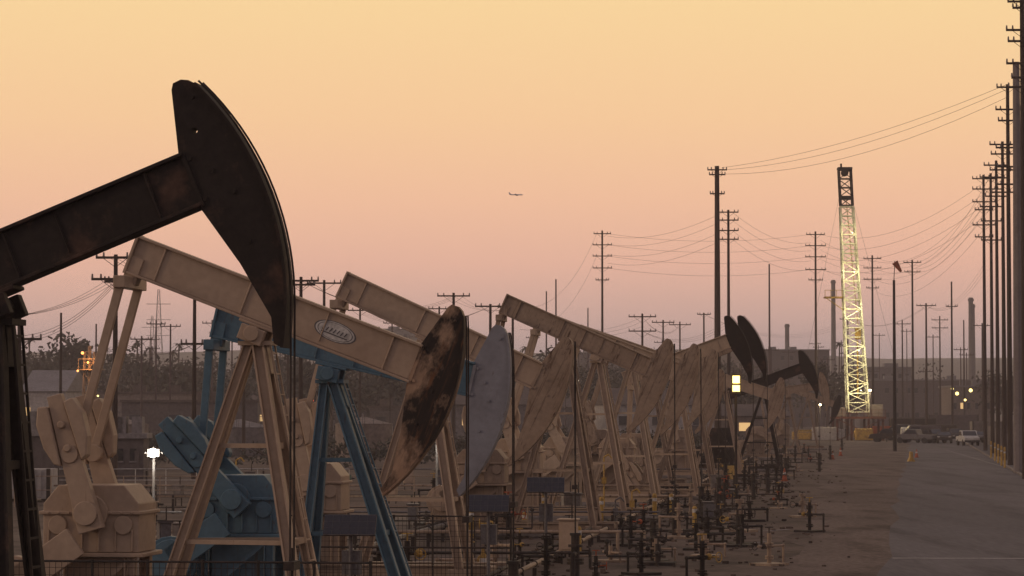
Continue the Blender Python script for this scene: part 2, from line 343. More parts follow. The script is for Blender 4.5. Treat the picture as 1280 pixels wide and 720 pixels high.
def railing(x0,y0,x1,y1,h=1.1,m=DKSTEEL,step=1.5):
    E=empty('railing'); a=Vector((x0,y0,0)); c=Vector((x1,y1,0)); L=(c-a).length; n=int(L/step); b=MB()
    for i in range(n+1): p=a.lerp(c,i/n); b.cyl(p,p+Vector((0,0,h)),.022,n=6)
    b.make('posts',m,E); b=MB()
    for z in(h,h*.55): b.cyl(a+Vector((0,0,z)),c+Vector((0,0,z)),.016,n=6)
    b.make('rails',m,E)
railing(-12,76,-1,76); railing(-10,90,2,91,1.0,BEIGE2); railing(-16,103,3,103,1.0); railing(-24,120,2,120,1.3,BEIGE2); railing(-32,140,-8,140,1.2,WHITE)
for i in range(18):
    d=random.uniform(68,160); x=random.uniform(185,880); h=random.uniform(1.0,2.3)
    xx=min(GX(x,d),.116*(d-54.5)+2)
    E=empty('vent_pipe',(xx,d,0)); b=MB(); b.cyl((0,0,0),(0,0,h),.028,n=6); b.cyl((0,0,h),(.18,0,h+.1),.028,n=6); b.cyl((.18,0,h+.1),(.3,0,h-.05),.028,n=6); b.box((0,-.03,h*.6),(.18,.1,.25)); b.make('pipe',random.choice([DKSTEEL,BEIGE2,STEEL,YEL]),E)
def tank(px,d,r,h,m):
    E=empty('storage_tank',(GX(px,d),d,0)); b=MB(); b.cyl((0,0,0),(0,0,h),r,n=28); b.cyl((0,0,h),(0,0,h+r*.25),r*1.02,.1,n=28)
    for z in(.1,h*.33,h*.66,h-.05): b.cyl((0,0,z),(0,0,z+.06),r*1.015,n=28)
    b.make('shell',m,E); b=MB()
    for sx in(-.2,.2): b.bar((sx,-r-.12,0),(sx,-r-.12,h+1),.04)
    for i in range(int(h/.3)): b.bar((-.2,-r-.12,.3*i),(.2,-r-.12,.3*i),.03)
    n=16
    for i in range(n):
        a=2*math.pi*i/n; a2=2*math.pi*(i+1)/n; q=Vector((r*math.cos(a),r*math.sin(a),h)); q2=Vector((r*math.cos(a2),r*math.sin(a2),h)); b.bar(q,q+Vector((0,0,1)),.04); b.bar(q+Vector((0,0,1)),q2+Vector((0,0,1)),.04)
    b.make('ladder_and_handrail',STEEL,E)
tank(86,190,.9,2.8,WHITE); tank(100,192,.7,2.4,WHITE); tank(152,230,2.2,3,BW[1]); tank(300,260,3,2.6,BW[0]); tank(455,240,2.4,3,BW[1])
# ---------------------------------------------------------------- buildings
def building(px,d,wpx,ytop,m,gable=False,depth=12,name='industrial_building',nw=6,rm=None,lit=0.0):
    p=W(px,ytop,d); w=wpx/F*d; h=p.z; E=empty(name,(p.x,d,0),R_(random.uniform(-14,14))); b=MB()
    wh=h*.7 if gable else h
    b.box((0,depth/2,wh/2),(w,depth,wh)); b.make('walls',m,E)
    b=MB()
    if gable:
        b.add([(-w/2-.3,-.4,wh),(w/2+.3,-.4,wh),(w/2+.3,depth+.4,wh),(-w/2-.3,depth+.4,wh),(-w/2-.3,depth/2,h),(w/2+.3,depth/2,h)],[(0,1,5,4),(2,3,4,5),(0,4,3),(1,2,5),(0,3,2,1)])
    else:
        b.box((0,depth/2,h+.15),(w+.4,depth+.4,.3))
        for i in range(3): b.box((random.uniform(-w*.4,w*.4),depth*.4,h+.8),(w*.06+.5,2,1.0))
    b.make('roof',rm or ROOF,E); b=MB(); c=MB(); rows=max(1,int(wh/4.5))
    for j in range(rows):
        for i in range(nw):
            if random.random()<.25: continue
            b.cur=1 if random.random()<lit else 0
            x=-w/2+w*(i+.5+random.uniform(-.15,.15))/nw; z=wh*(j+.6)/rows; b.box((x,-.02,z),(min(1.5,w/nw*.4),.08,min(1.1,wh/rows*.3)))
            c.box((x,-.04,z-min(.55,wh/rows*.15)-.06),(min(1.7,w/nw*.45),.16,.08))
    if b.v: b.make('windows',[GLASS,LITWIN],E); c.make('window_sills',ROOF,E)
    b=MB(); b.box((w*.3,-.03,min(1.2,wh*.35)),(min(1.6,w*.15),.1,min(2.3,wh*.7))); b.make('door',BW[2],E)
building(988,760,100,438,BW[2],depth=40,nw=9); building(1165,640,150,476,BW[2],depth=30,nw=12); building(478,900,70,412,BW[0],depth=30,nw=7)
building(55,380,55,462,BW[3],True,depth=12,nw=3,lit=.3); building(50,150,56,545,BW[2],depth=6,nw=3,name='site_shed'); building(160,170,40,548,BW[2],depth=4,nw=2,name='site_shed')
building(770,900,90,442,BW[2],depth=30); building(870,850,60,448,BW[0],depth=30); building(1110,720,60,460,BW[0],depth=20); building(1215,520,50,484,BW[1],depth=14,lit=.2)
for i in range(64):
    x=random.uniform(-60,930) if i<50 else random.uniform(-60,330); d=random.uniform(340,760); ht=random.uniform(4.5,8); y=HY-(ht-CH)*F/d
    building(x,d,random.uniform(8,17)*F/d,y,random.choice([BW[0],BW[1],BW[3],BW[3],BW[2]]),random.random()<.75,depth=random.uniform(8,14),name='house',nw=random.randint(2,4),rm=random.choice([ROOF,ROOF2,ROOF2]),lit=.2)
for x,y,d in((1214,372,800),(1216,380,820),(984,405,900),(1042,350,900)):
    p=W(x,y,d); E=empty('chimney_stack',(p.x,d,0)); b=MB(); b.cyl((0,0,0),(0,0,p.z),.9,.65,n=12); b.cyl((0,0,p.z-1),(0,0,p.z-.4),.85,n=12); b.make('stack',BW[0],E)
# ---------------------------------------------------------------- foliage
def foliage(name,specs,leaf,per,mats=(LEAF1,LEAF2),seed=1):
    rr=random.Random(seed); b=MB(); E=empty(name)
    for (cx,cy,cz,rx,rz) in specs:
        lobes=[(cx+rr.uniform(-.6,.6)*rx,cy+rr.uniform(-.5,.5)*rx,cz+rr.uniform(-.5,.5)*rz,rr.uniform(.28,.6)) for _ in range(8)]
        for i in range(per):
            lx,ly,lz,q=rr.choice(lobes); a=rr.uniform(0,6.283); ph=math.acos(rr.uniform(-1,1)); rad=rr.uniform(.5,1.12)*q
            p=Vector((lx+rad*rx*math.sin(ph)*math.cos(a),ly+rad*rx*math.sin(ph)*math.sin(a),max(.05,lz+rad*rz*math.cos(ph))))
            u=Vector((rr.uniform(-1,1),rr.uniform(-1,1),rr.uniform(-1,1))).normalized(); v=u.orthogonal().normalized(); s=leaf*rr.uniform(.5,1.3)
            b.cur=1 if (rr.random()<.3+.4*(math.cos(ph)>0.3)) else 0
            b.add([p-u*s-v*s*.5,p+u*s-v*s*.6,p+u*s*.8+v*s*.6,p-u*s*.7+v*s*.5],[(0,1,2,3)])
    b.make('crowns',list(mats),E); b=MB()
    for (cx,cy,cz,rx,rz) in specs:
        b.cyl((cx,cy,0),(cx,cy,cz),max(.08,rx*.05),max(.05,rx*.03),n=6)
        for k in range(3): b.cyl((cx,cy,cz*.7),(cx+rr.uniform(-.5,.5)*rx,cy+rr.uniform(-.4,.4)*rx,cz+rz*.4),max(.05,rx*.025),.03,n=4)
    b.make('trunks',POLE,E)
S=[]
for i in range(250):
    d=random.uniform(400,1000); x=random.uniform(-120,930) if i<190 else random.uniform(-60,420); top=random.uniform(436,486)
    z=W(x,top,d).z; r=random.uniform(.3,.48)*z; S.append((GX(x,d),d,z-r*.8,r*random.uniform(.8,1.5),r))
for i in range(50):
    d=random.uniform(500,900); x=random.uniform(900,1330); z=W(x,random.uniform(458,492),d).z; r=.4*z; S.append((GX(x,d),d,z-r*.8,r*1.3,r))
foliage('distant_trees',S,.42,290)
S=[]
for i in range(200):
    d=random.uniform(200,460); x=random.uniform(-60,900); z=random.uniform(.8,2.8); S.append((GX(x,d),d,z*.45,random.uniform(1.2,4.5),z*.55))
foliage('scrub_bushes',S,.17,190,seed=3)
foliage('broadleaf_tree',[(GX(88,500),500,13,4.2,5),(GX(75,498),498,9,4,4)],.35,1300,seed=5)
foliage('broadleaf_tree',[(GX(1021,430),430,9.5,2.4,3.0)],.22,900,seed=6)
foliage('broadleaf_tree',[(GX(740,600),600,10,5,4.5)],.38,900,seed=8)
def palm(px,py,d):
    p=W(px,py,d); E=empty('palm_tree',(p.x,d,0)); b=MB(); b.cyl((0,0,0),(.3,0,p.z),.28,.16,n=7); b.make('trunk',POLE,E); b=MB()
    for i in range(26):
        a=random.uniform(0,6.28); up=random.uniform(-.6,1); L=random.uniform(1.5,2.3); pr=Vector((.3,0,p.z)); dirv=Vector((math.cos(a),math.sin(a),up)).normalized()
        for j in range(4):
            nx=pr+dirv*(L/4); dirv=(dirv+Vector((0,0,-.35))).normalized(); sd=dirv.cross(Vector((0,0,1))).normalized()*(.28*(1-j*.2)); b.add([pr-sd,pr+sd,nx+sd*.7,nx-sd*.7],[(0,1,2,3)]); pr=nx
    b.make('fronds',LEAF1,E)
for x,y,d in((170,428,600),(214,440,650),(222,432,640),(262,442,600),(186,436,700),(340,430,750),(35,428,620),(128,436,640),(455,415,800),(655,435,700),(700,430,760),(722,440,650),(930,420,800),(1048,430,700)): palm(x,y,d)
# ---------------------------------------------------------------- utility poles
def upole(px,ytop,d,arms,w=3.0,r=.17,m=POLE,yaw=0,name='utility_pole',braces=True):
    p=W(px,ytop,d); E=empty(name,(p.x,d,0),R_(yaw)); b=MB(); b.cyl((0,0,0),(0,0,p.z),r*1.25,r*.75,n=9); b.make('pole',m,E)
    if arms:
        b=MB(); c=MB()
        for ya,ww in arms:
            z=W(px,ya,d).z; ww=ww*w; b.box((0,-r*.9,z),(ww,.10,.13))
            if braces: b.bar((-ww*.3,-r,z-.05),(0,-r,z-ww*.2-.1),.03); b.bar((ww*.3,-r,z-.05),(0,-r,z-ww*.2-.1),.03)
            for q in(-.48,-.3,.3,.48): c.cyl((ww*q,-r*.9,z+.06),(ww*q,-r*.9,z+.28),.06,.04,n=6)
        b.make('crossarms',m,E); c.make('insulators',GPOLE if m is not FPOLE else FPOLE,E)
    return E
upole(897,207,280,[(212,.6),(218,.5),(242,.45)],3.2,.30)
upole(911,262,310,[(265,1),(275,1),(288,1),(299,1)],2.2,.17)
upole(753,288,400,[(292,.9),(306,1),(320,1),(335,1),(350,.7)],2.7,.17)
upole(1020,289,400,[(293,.9),(307,1),(321,1),(337,1),(350,.7)],2.9,.17)
upole(1091,319,450,[(323,1),(335,1),(349,1),(360,.7)],2.8,.18)
upole(1141,325,420,[(328,1),(340,.9)],2.6,.17)
upole(1158,379,420,[(382,1)],2.9,.16)
upole(962,330,500,[],3,.18,FPOLE); upole(695,349,420,[],3,.14,FPOLE); upole(683,364,460,[],3,.14,FPOLE)
upole(1190,352,430,[(383,1)],1.8,.16); upole(567,366,260,[(370,1)],3.0,.16); upole(613,380,250,[(383,1)],2.7,.15); upole(641,381,300,[(384,1)],3.2,.16)
upole(803,392,330,[(396,1),(414,1)],3.2,.15); upole(829,400,380,[(403,1)],3.0,.14); upole(850,402,420,[(406,1)],3.2,.14); upole(880,391,420,[(393,.8)],2.5,.15)
upole(549,383,340,[(386,1)],2.6,.14); upole(735,385,500,[],3,.14,FPOLE); upole(828,425,520,[(428,1)],3,.14,FPOLE)
upole(1060,395,520,[(399,1)],3,.15); upole(1175,395,520,[(400,1),(410,1)],3,.15); upole(1228,404,480,[(407,1)],3,.15); upole(1205,400,520,[],3,.15); upole(1128,400,520,[(405,1)],3,.15)
upole(144,318,150,[(322,.9),(349,1.1),(352,.5)],2.3,.14); upole(243,368,170,[(430,.8)],2.0,.13); upole(376,346,190,[(351,1),(356,.8)],2.4,.14); upole(405,350,230,[(354,1)],2.8,.14)
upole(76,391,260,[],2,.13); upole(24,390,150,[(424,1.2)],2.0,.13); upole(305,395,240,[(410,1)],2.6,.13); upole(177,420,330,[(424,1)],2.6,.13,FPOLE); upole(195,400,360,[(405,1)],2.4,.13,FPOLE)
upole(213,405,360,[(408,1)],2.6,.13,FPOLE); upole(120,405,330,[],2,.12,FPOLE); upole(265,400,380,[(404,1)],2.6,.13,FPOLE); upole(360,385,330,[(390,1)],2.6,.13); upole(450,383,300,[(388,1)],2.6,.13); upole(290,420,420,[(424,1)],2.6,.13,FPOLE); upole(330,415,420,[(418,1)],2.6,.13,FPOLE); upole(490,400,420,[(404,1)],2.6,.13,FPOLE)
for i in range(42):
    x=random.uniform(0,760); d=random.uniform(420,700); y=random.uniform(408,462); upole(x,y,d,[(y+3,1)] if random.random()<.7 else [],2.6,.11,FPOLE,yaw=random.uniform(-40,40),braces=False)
for i in range(18):
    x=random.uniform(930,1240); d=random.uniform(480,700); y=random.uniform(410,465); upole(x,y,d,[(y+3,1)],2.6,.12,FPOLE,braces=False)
upole(1273,76,186,[],2.6,.30,GPOLE)
upole(1281,-70,170,[(0,.9),(8,.6),(36,1),(50,.9),(78,1),(96,.7),(108,.9)],2.0,.17)
upole(1262,104,214,[(108,.9),(136,1),(150,.8),(184,1),(208,.9),(230,1)],1.9,.17)
upole(1255,176,236,[(180,1),(192,.9),(212,1),(240,.9)],2.2,.16)
upole(1247,200,256,[(206,1),(222,1),(245,.9)],2.3,.16)
upole(1240,216,276,[(221,1),(236,1),(258,1),(276,.9),(300,.9)],2.2,.16)
upole(1231,218,296,[(223,1),(236,1),(252,1),(262,.8),(281,1),(296,.8)],2.4,.17)
def wires(lst,r=.022):
    E=empty('power_lines'); b=MB()
    for (a,c,sag) in lst: b.wire(W(*a),W(*c),sag,r)
    b.make('conductors',WIRE,E)
L=[]
for dy,sg in((0,.9),(3,1.2),(8,1.5)): L.append(((903,209+dy,280),(1262,104+dy*2,214),sg))
for y0,y1 in((292,293),(306,307),(320,321),(335,337)):
    L.append(((760,y0,400),(1013,y1,400),1.0))
    if y0 in(292,320): L.append(((746,y0,400),(650,y0+92,300),3))
    L.append(((1026,y1,400),(1231,y0-64,296),2.5)); L.append(((1098,y0+31,450),(1240,y0-60,276),3))
for y0 in (265,275,288,299): L.append(((916,y0,310),(1014,y0+38,400),1.2)); L.append(((905,y0,310),(760,y0+30,400),1.2))
for k in range(4): L.append(((1145,328+k*4,420),(1247,206+k*12,256),2)); L.append(((1141,328+k*5,420),(1026,300+k*12,400),1.2))
wires(L,.015)
L=[]
for k in range(3):
    L.append(((144-8+8*k,322,150),(376,351+3*k,190),1.5)); L.append(((144-10+8*k,349,150),(-80,385,120),1.0)); L.append(((376,351,190),(567,370+2*k,260),1.5)); L.append(((567-10+10*k,370,260),(641,384,300),.8)); L.append(((641,384,300),(803,396+6*k,330),2)); L.append(((144,349+3*k,150),(24,420+4*k,150),.7))
    L.append(((803,396,330),(850,406+k,420),1.5)); L.append(((803,414,330),(911,400+4*k,310),1.5)); L.append(((613,383,250),(450,388+k*2,300),1.5)); L.append(((24,424,150),(-80,440+4*k,150),.5)); L.append(((243,430,170),(144,424+3*k,150),.6))
    L.append(((880,393,420),(1060,399+3*k,520),3)); L.append(((1060,399,520),(1158,382+k,420),2)); L.append(((1158,382,420),(1231,330+k*6,296),2))
wires(L,.011)
# ---------------------------------------------------------------- lattice structures
def lattice(b,p0,p1,w0,w1,n,t):
    p0=Vector(p0);p1=Vector(p1); pr=None
    for i in range(n+1):
        q=i/n; c=p0.lerp(p1,q); w=(w0+(w1-w0)*q)/2; cs=[c+Vector((sx*w,sy*w,0)) for sx,sy in((-1,-1),(1,-1),(1,1),(-1,1))]
        for k in range(4): b.bar(cs[k],cs[(k+1)%4],t*.7)
        if pr:
            for k in range(4):
                b.bar(pr[k],cs[k],t*1.2)
                if i%2: b.bar(pr[k],cs[(k+1)%4],t*.7)
                else: b.bar(pr[(k+1)%4],cs[k],t*.7)
        pr=cs
D=400; base=W(1072,548,D); top=W(1057,212,D)
E=empty('drilling_rig',(base.x,D,0)); bx=top.x-base.x
b=MB(); lattice(b,(0,0,4),(bx*.86,0,top.z-5.2),2.9,1.8,22,.17); b.make('mast',MAST,E)
b=MB(); lattice(b,(bx*.86,0,top.z-5),(bx,0,top.z),1.7,1.7,4,.17); b.box((bx,0,top.z+.2),(2.0,1.8,.3)); b.box((bx-.5,0,top.z+.6),(.25,.25,.6)); b.box((bx*.9,0,top.z-4),(1.3,1.3,.4)); b.cyl((bx,-.5,top.z-.4),(bx,.5,top.z-.4),.5,n=14); b.make('crown_block',DARKRUST,E)
zb=W(0,372,D).z
b=MB(); b.box((bx*.5-2.4,0,zb),(2.8,2.0,.2))
for sx in(-3.8,-3.0,-2.2,-1.4): b.bar((bx*.5+sx,-1.0,zb),(bx*.5+sx,-1.0,zb+1.0),.07)
b.bar((bx*.5-3.8,-1.0,zb+1.0),(bx*.5-1,-1.0,zb+1.0),.07); b.bar((bx*.5-3.8,-1.0,zb),(bx*.5-1.2,-1.0,zb-1.8),.1)
for i in range(7): b.bar((bx*.5-3.8+i*.3,0,zb+.1),(bx*.5-3.8+i*.3,-1.4,zb+.1),.06)
b.make('monkey_board',YEL,E)
b=MB(); b.cyl((bx*.9,-.3,top.z-4),(0.1,-.3,16),.03,n=5); b.cyl((bx*.9,.3,top.z-4),(0.1,.3,16),.03,n=5); b.box((0.05,0,15),(.8,.6,1.6)); b.cyl((0,0,14),(0,0,6),.12,n=8)
b.make('travelling_block_and_lines',YEL,E)
b=MB()
for sx in(-1,1): b.cyl((bx,0,top.z),(sx*9,6,0),.015,n=4)
b.make('guy_lines',WIRE,E)
b=MB()
for x in(-3.2,-1.2,1.2,3.2):
    for y in(-2.5,2.5): b.ibar((x,y,0),(x,y,3.0),.3,.3,.04)
b.box((0,0,3.2),(7.2,6.0,.3))
for i in range(8): b.bar((-3.5+i*1.0,-2.9,3.3),(-3.5+i*1.0,-2.9,4.3),.06)
b.bar((-3.5,-2.9,4.3),(3.5,-2.9,4.3),.06); b.bar((-3.5,-2.9,3.8),(3.5,-2.9,3.8),.04)
b.bar((-3.2,-2.6,0),(3.2,-2.6,3.0),.12); b.bar((3.2,-2.6,0),(-3.2,-2.6,3.0),.12); b.make('substructure',mat('oxide_steel',(.16,.055,.035),(.09,.04,.03),.5,1.5,.7),E)
b=MB(); b.box((2.4,0,4.2),(2.0,2.2,1.7)); b.box((-2.5,0,4.0),(1.5,2.0,1.3)); b.make('drillers_cabin',BW[1],E,bevel=.05)
b=MB(); b.box((-5.2,-4,1.0),(3.2,2.4,1.8)); b.cyl((5.5,-4,1.0),(8,-4,1.0),.9,n=16)
for i in range(8): b.box((-6.6+i*.4,-5.22,1.0),(.06,.05,1.6))
b.make('mud_tanks',BW[3],E,bevel=.05)
b=MB(); b.box((-8.2,-2,.7),(2.4,2.0,1.1)); b.box((6.5,1,1.1),(3,2.4,2.0)); b.cyl((-1,-3.6,.9),(1.0,-3.6,.9),.5,n=12); b.box((0.2,-5.2,.9),(2.4,1.2,1.6)); b.make('pump_skid',YEL,E,bevel=.05)
b=MB(); c=MB()
for i,zz in enumerate((7,12.5,18,23.5,29)):
    q=(zz-4)/(top.z-4); yy=-3.6+q*.6; b.box((bx*q+.2,yy,zz),(.12,.08,.08)); c.bar((bx*q+.2,-1.3,zz),(bx*q+.2,yy,zz+.1),.05); point('mast_lamp',(bx*q,yy+.3,zz),420 if i<4 else 260,(1,.88,.5),E,.5)
b.make('mast_lights',LAMPS,E); c.make('mast_light_brackets',STEEL,E); point('deck_lamp',(1,-6.1,7),420,(1,.8,.45),E,.3); point('deck_lamp',(-6,-6.7,5),200,(1,.75,.4),E,.3)
b=MB(); b.box((1,-5.7,7),(.3,.1,.2)); b.box((-6,-6.3,5),(.3,.1,.2)); b.make('deck_lights',LAMPS,E)
b=MB(); b.cyl((1,-5.6,0),(1,-5.6,7.2),.05,n=6); b.cyl((-6,-6.2,0),(-6,-6.2,5.2),.05,n=6); b.make('deck_light_posts',STEEL,E)
for x,y,d in((198,362,1300),(190,395,1500)):
    p=W(x,y,d); E=empty('transmission_tower',(p.x,d,0)); b=MB(); lattice(b,(0,0,0),(0,0,p.z*.6),8,3,7,.2); lattice(b,(0,0,p.z*.6),(0,0,p.z),3,.8,6,.16)
    for q in(.65,.77,.89): b.bar((-5.5,0,p.z*q),(5.5,0,p.z*q),.25)
    b.make('lattice',BW[3],E)
E=empty('flare_stack',(GX(112,240),240,0)); zt=W(0,440,240).z
b=MB(); lattice(b,(0,0,0),(0,0,zt),1.2,.8,10,.06); b.cyl((0,0,0),(0,0,zt+.5),.15,n=10); b.box((.2,-.2,zt-1.5),(2.0,1.4,.08)); b.bar((-.8,-.9,zt-1.5),(-.8,-.9,zt-.6),.05); b.bar((1.2,-.9,zt-1.5),(1.2,-.9,zt-.6),.05); b.bar((-.8,-.9,zt-.6),(1.2,-.9,zt-.6),.05); b.make('stack_frame',BEIGE2,E)
b=MB(); b.ball((-.5,-.7,zt-.1),.13); b.ball((.7,-.7,zt-1.2),.15); b.ball((.0,-.9,zt-.9),.10); b.ball((-.9,-.6,zt-1.6),.10); b.make('lamps',LAMPO,E); point('lamp_glow',(0,-1.5,zt-1),110,(1,.45,.15),E)
def flood(px,py,d,r,m,power,col):
    p=W(px,py,d); E=empty('floodlight',(p.x,d,0)); b=MB(); b.cyl((0,.2,0),(0,.2,p.z+.2),.05,n=7); b.bar((-.3,.2,p.z),(.3,.2,p.z),.05); b.box((0,.12,p.z),(.4,.14,.26)); b.make('post',STEEL,E)
    b=MB(); b.ball((0,-.06,p.z),r,12); b.make('lens',m,E)
    if power: point('lamp_light',(0,-.5,p.z),power,col,E,.15)
flood(192,566,95,.15,LAMPW,220,(1,.93,.75)); flood(546,539,110,.13,LAMPW,200,(1,.93,.75)); flood(432,598,95,.06,LAMPG,0,None)
flood(627,516,240,.1,LAMPW,0,None); flood(1196,492,480,.3,LAMPY,0,None); flood(1213,488,470,.3,LAMPY,0,None); flood(1190,486,480,.25,LAMPY,0,None); flood(1206,500,470,.2,LAMPY,0,None); flood(945,543,300,.15,LAMPY,40,(1,.7,.3)); flood(1108,538,380,.12,LAMPR,0,None)
for i in range(26):
    flood(random.uniform(10,900),random.uniform(468,525),random.uniform(360,560),random.uniform(.11,.18),random.choice([LAMPY,LAMPY,LAMPR,LAMPO,LAMPS]),0,None)
E=empty('illuminated_sign',(GX(920,128),128,0)); zt=W(0,480,128).z
b=MB(); b.cyl((0,.2,0),(0,.2,zt),.06,n=8); b.box((0,.05,zt),(.42,.16,.85)); b.make('post_and_box',DKSTEEL,E)
b=MB(); b.box((0,-.05,zt+.2),(.32,.03,.33)); b.box((0,-.05,zt-.2),(.32,.03,.28)); b.make('lit_face',LAMPY,E); point('sign_glow',(0,-.6,zt),25,(1,.7,.25),E)
d=290; p=W(1118,350,d); E=empty('windsock',(p.x,d,0)); b=MB(); b.cyl((0,0,0),(0,0,p.z),.2,.13,n=9); b.cyl((0,0,p.z),(.1,0,W(0,326,d).z),.04,n=6); b.make('mast',DARKRUST,E)
b=MB(); q=Vector((.65,0,W(0,338,d).z)); b.cyl(q,q+Vector((-.55,0,.85)),.16,.34,n=12); b.cyl(q+Vector((.1,0,-.15)),q,.1,.16,n=12); b.make('sock',ORANGE,E)
# ---------------------------------------------------------------- vehicles
def vehicle(px,d,yaw,m,kind='pickup_truck'):
    E=empty(kind,(GX(px,d),d,0),R_(yaw)); b=MB(); hw=.93
    if kind=='pickup_truck': prof=[(-2.7,.5),(-2.7,1.08),(-.75,1.12),(-.5,1.78),(.75,1.80),(1.35,1.16),(2.5,1.05),(2.65,.85),(2.65,.45)]
    elif kind=='van': prof=[(-2.6,.4),(-2.6,2.2),(1.4,2.25),(2.1,1.3),(2.6,1.1),(2.65,.4)]
    else: prof=[(-2.2,.4),(-2.25,.95),(-1.8,1.05),(-1.2,1.45),(.5,1.47),(1.2,1.0),(2.1,.85),(2.2,.4)]
    b.poly(prof[::-1],-hw,hw); b.make('body',m,E,bevel=.07)
    b=MB()
    if kind=='pickup_truck': wp=[(-.6,1.2),(-.42,1.68),(.68,1.70),(1.2,1.2)]; ws=((.82,1.73),(1.32,1.2))
    elif kind=='van': wp=[(.2,1.4),(.2,2.0),(1.3,2.02),(1.85,1.4)]; ws=((1.45,2.18),(2.05,1.4))
    else: wp=[(-1.5,1.02),(-1.1,1.38),(.42,1.4),(1.0,1.02)]; ws=((.55,1.43),(1.15,1.04))
    for s_ in(-1,1):
        y0,y1=sorted((s_*hw,s_*(hw+.012))); b.poly(wp[::-1],y0,y1)
    (x0,z0),(x1,z1)=ws; b.add([(x0+.05,-.75,z0),(x0+.05,.75,z0),(x1+.06,.84,z1),(x1+.06,-.84,z1)],[(0,1,2,3)]); b.make('windows',GLASS,E)
    b=MB()
    for x in(-1.65,1.7):
        for s_ in(-1,1): b.cyl((x,s_*(hw-.2),.38),(x,s_*(hw+.03),.38),.38,n=16)
    b.box((2.68,0,.55),(.12,1.8,.2)); b.box((-2.3 if kind=='car' else -2.72,0,.5),(.12,1.8,.2)); b.make('wheels_and_bumpers',RUBBER,E)
    b=MB(); fx=prof[-2][0]
    for s_ in(-1,1): b.box((fx+.02,s_*.7,.85),(.06,.3,.16))
    b.make('headlights',WHITE,E)
vehicle(1209,340,-88,WHITE); vehicle(1163,370,-60,DARKRUST); vehicle(1180,365,-100,DKSTEEL,'car'); vehicle(1192,380,-85,DKSTEEL); vehicle(1150,375,180,BW[2],'van'); vehicle(1128,400,170,GLASS,'van'); vehicle(1172,400,170,DKSTEEL,'van'); vehicle(960,420,0,BW[0]); vehicle(1222,370,-90,STEEL,'car'); vehicle(1112,380,160,DARKRUST); vehicle(1143,365,150,STEEL)
for px,d,m,w,h in((1012,410,YEL,4,1.3),(1100,415,ORANGE,3,1.8),(1160,470,BW[2],12,3),(1035,430,BW[3],5,1.3),(35,128,BW[3],2.4,1.3),(455,300,BW[3],6,2.4),(1232,380,CONC,4,2.6),(1140,450,DARKRUST,7,2.8),(1190,460,BW[2],8,3.4)):
    E=empty('shipping_container',(GX(px,d),d,0)); b=MB(); b.box((0,0,h/2+.15),(w,2.4,h)); n=int(w/.3)
    for i in range(n): b.box((-w/2+(i+.5)*w/n,-1.22,h/2+.15),(w/n*.5,.05,h*.9))
    b.make('corrugated_body',m,E); b=MB()
    for sx in(-1,1):
        for sy in(-1,1): b.box((sx*(w/2-.05),sy*1.2,h/2+.15),(.16,.16,h+.06)); b.box((sx*(w/2-.2),sy*1.1,.07),(.3,.3,.14))
    b.make('frame',DKSTEEL,E)
for px,d in((925,190),(912,170),(1138,230)):
    E=empty('traffic_barrier',(GX(px,d),d,0),R_(random.uniform(-30,30))); b=MB(); b.poly([(-.3,0),(.3,0),(.12,.35),(.09,.8),(-.09,.8),(-.12,.35)],-.5,.5); b.make('barrier_body',random.choice([YEL,CONC]),E,bevel=.02)
for px,d in((604,68),(1040,240),(1050,260),(980,165),(1145,250)):
    E=empty('traffic_cone',(GX(px,d),d,0)); b=MB(); b.box((0,0,.03),(.4,.4,.06)); b.cyl((0,0,.06),(0,0,.75),.16,.03,n=14); b.make('cone',ORANGE if px!=604 else YEL,E)
    b=MB(); b.cyl((0,0,.4),(0,0,.52),.10,.078,n=14); b.make('stripe',WHITE,E)
PLANE=mat('aircraft_hazed',(.75,.72,.75),(.68,.66,.7),.5,.1,.4,bump=0,var=.05)  # pale aircraft colour with distance haze put into it
d=7600; p=W(646,243,d); E=empty('airplane',(p.x,d,p.z),R_(8)); b=MB(); b.cyl((-15,0,0),(13,0,0),1.5,n=12); b.cyl((13,0,0),(17,0,-.3),1.5,.5,n=12); b.cyl((-15,0,0),(-21,0,1),1.5,.4,n=12); b.make('fuselage',PLANE,E)
b=MB()
for s_ in(-1,1): b.add([(4,s_*1.5,-.8),(-3,s_*1.5,-.8),(-8,s_*17,1),(-5.5,s_*17,1),(4,s_*1.5,-.3),(-3,s_*1.5,-.3),(-8,s_*17,1.2),(-5.5,s_*17,1.2)],[(0,1,2,3),(4,7,6,5),(0,4,5,1),(1,5,6,2),(2,6,7,3),(3,7,4,0)]); b.cyl((3,s_*6,-1.8),(-1,s_*6,-1.8),1.0,n=10); b.add([(-16,s_*.3,1),(-19,s_*.3,1),(-21,s_*6.5,1.5),(-19.5,s_*6.5,1.5)],[(0,1,2,3)])
b.poly([(-15,1.5),(-20,6.5),(-22,6.5),(-20.5,1)],-.2,.2); b.make('wings_engines_tail',PLANE,E)
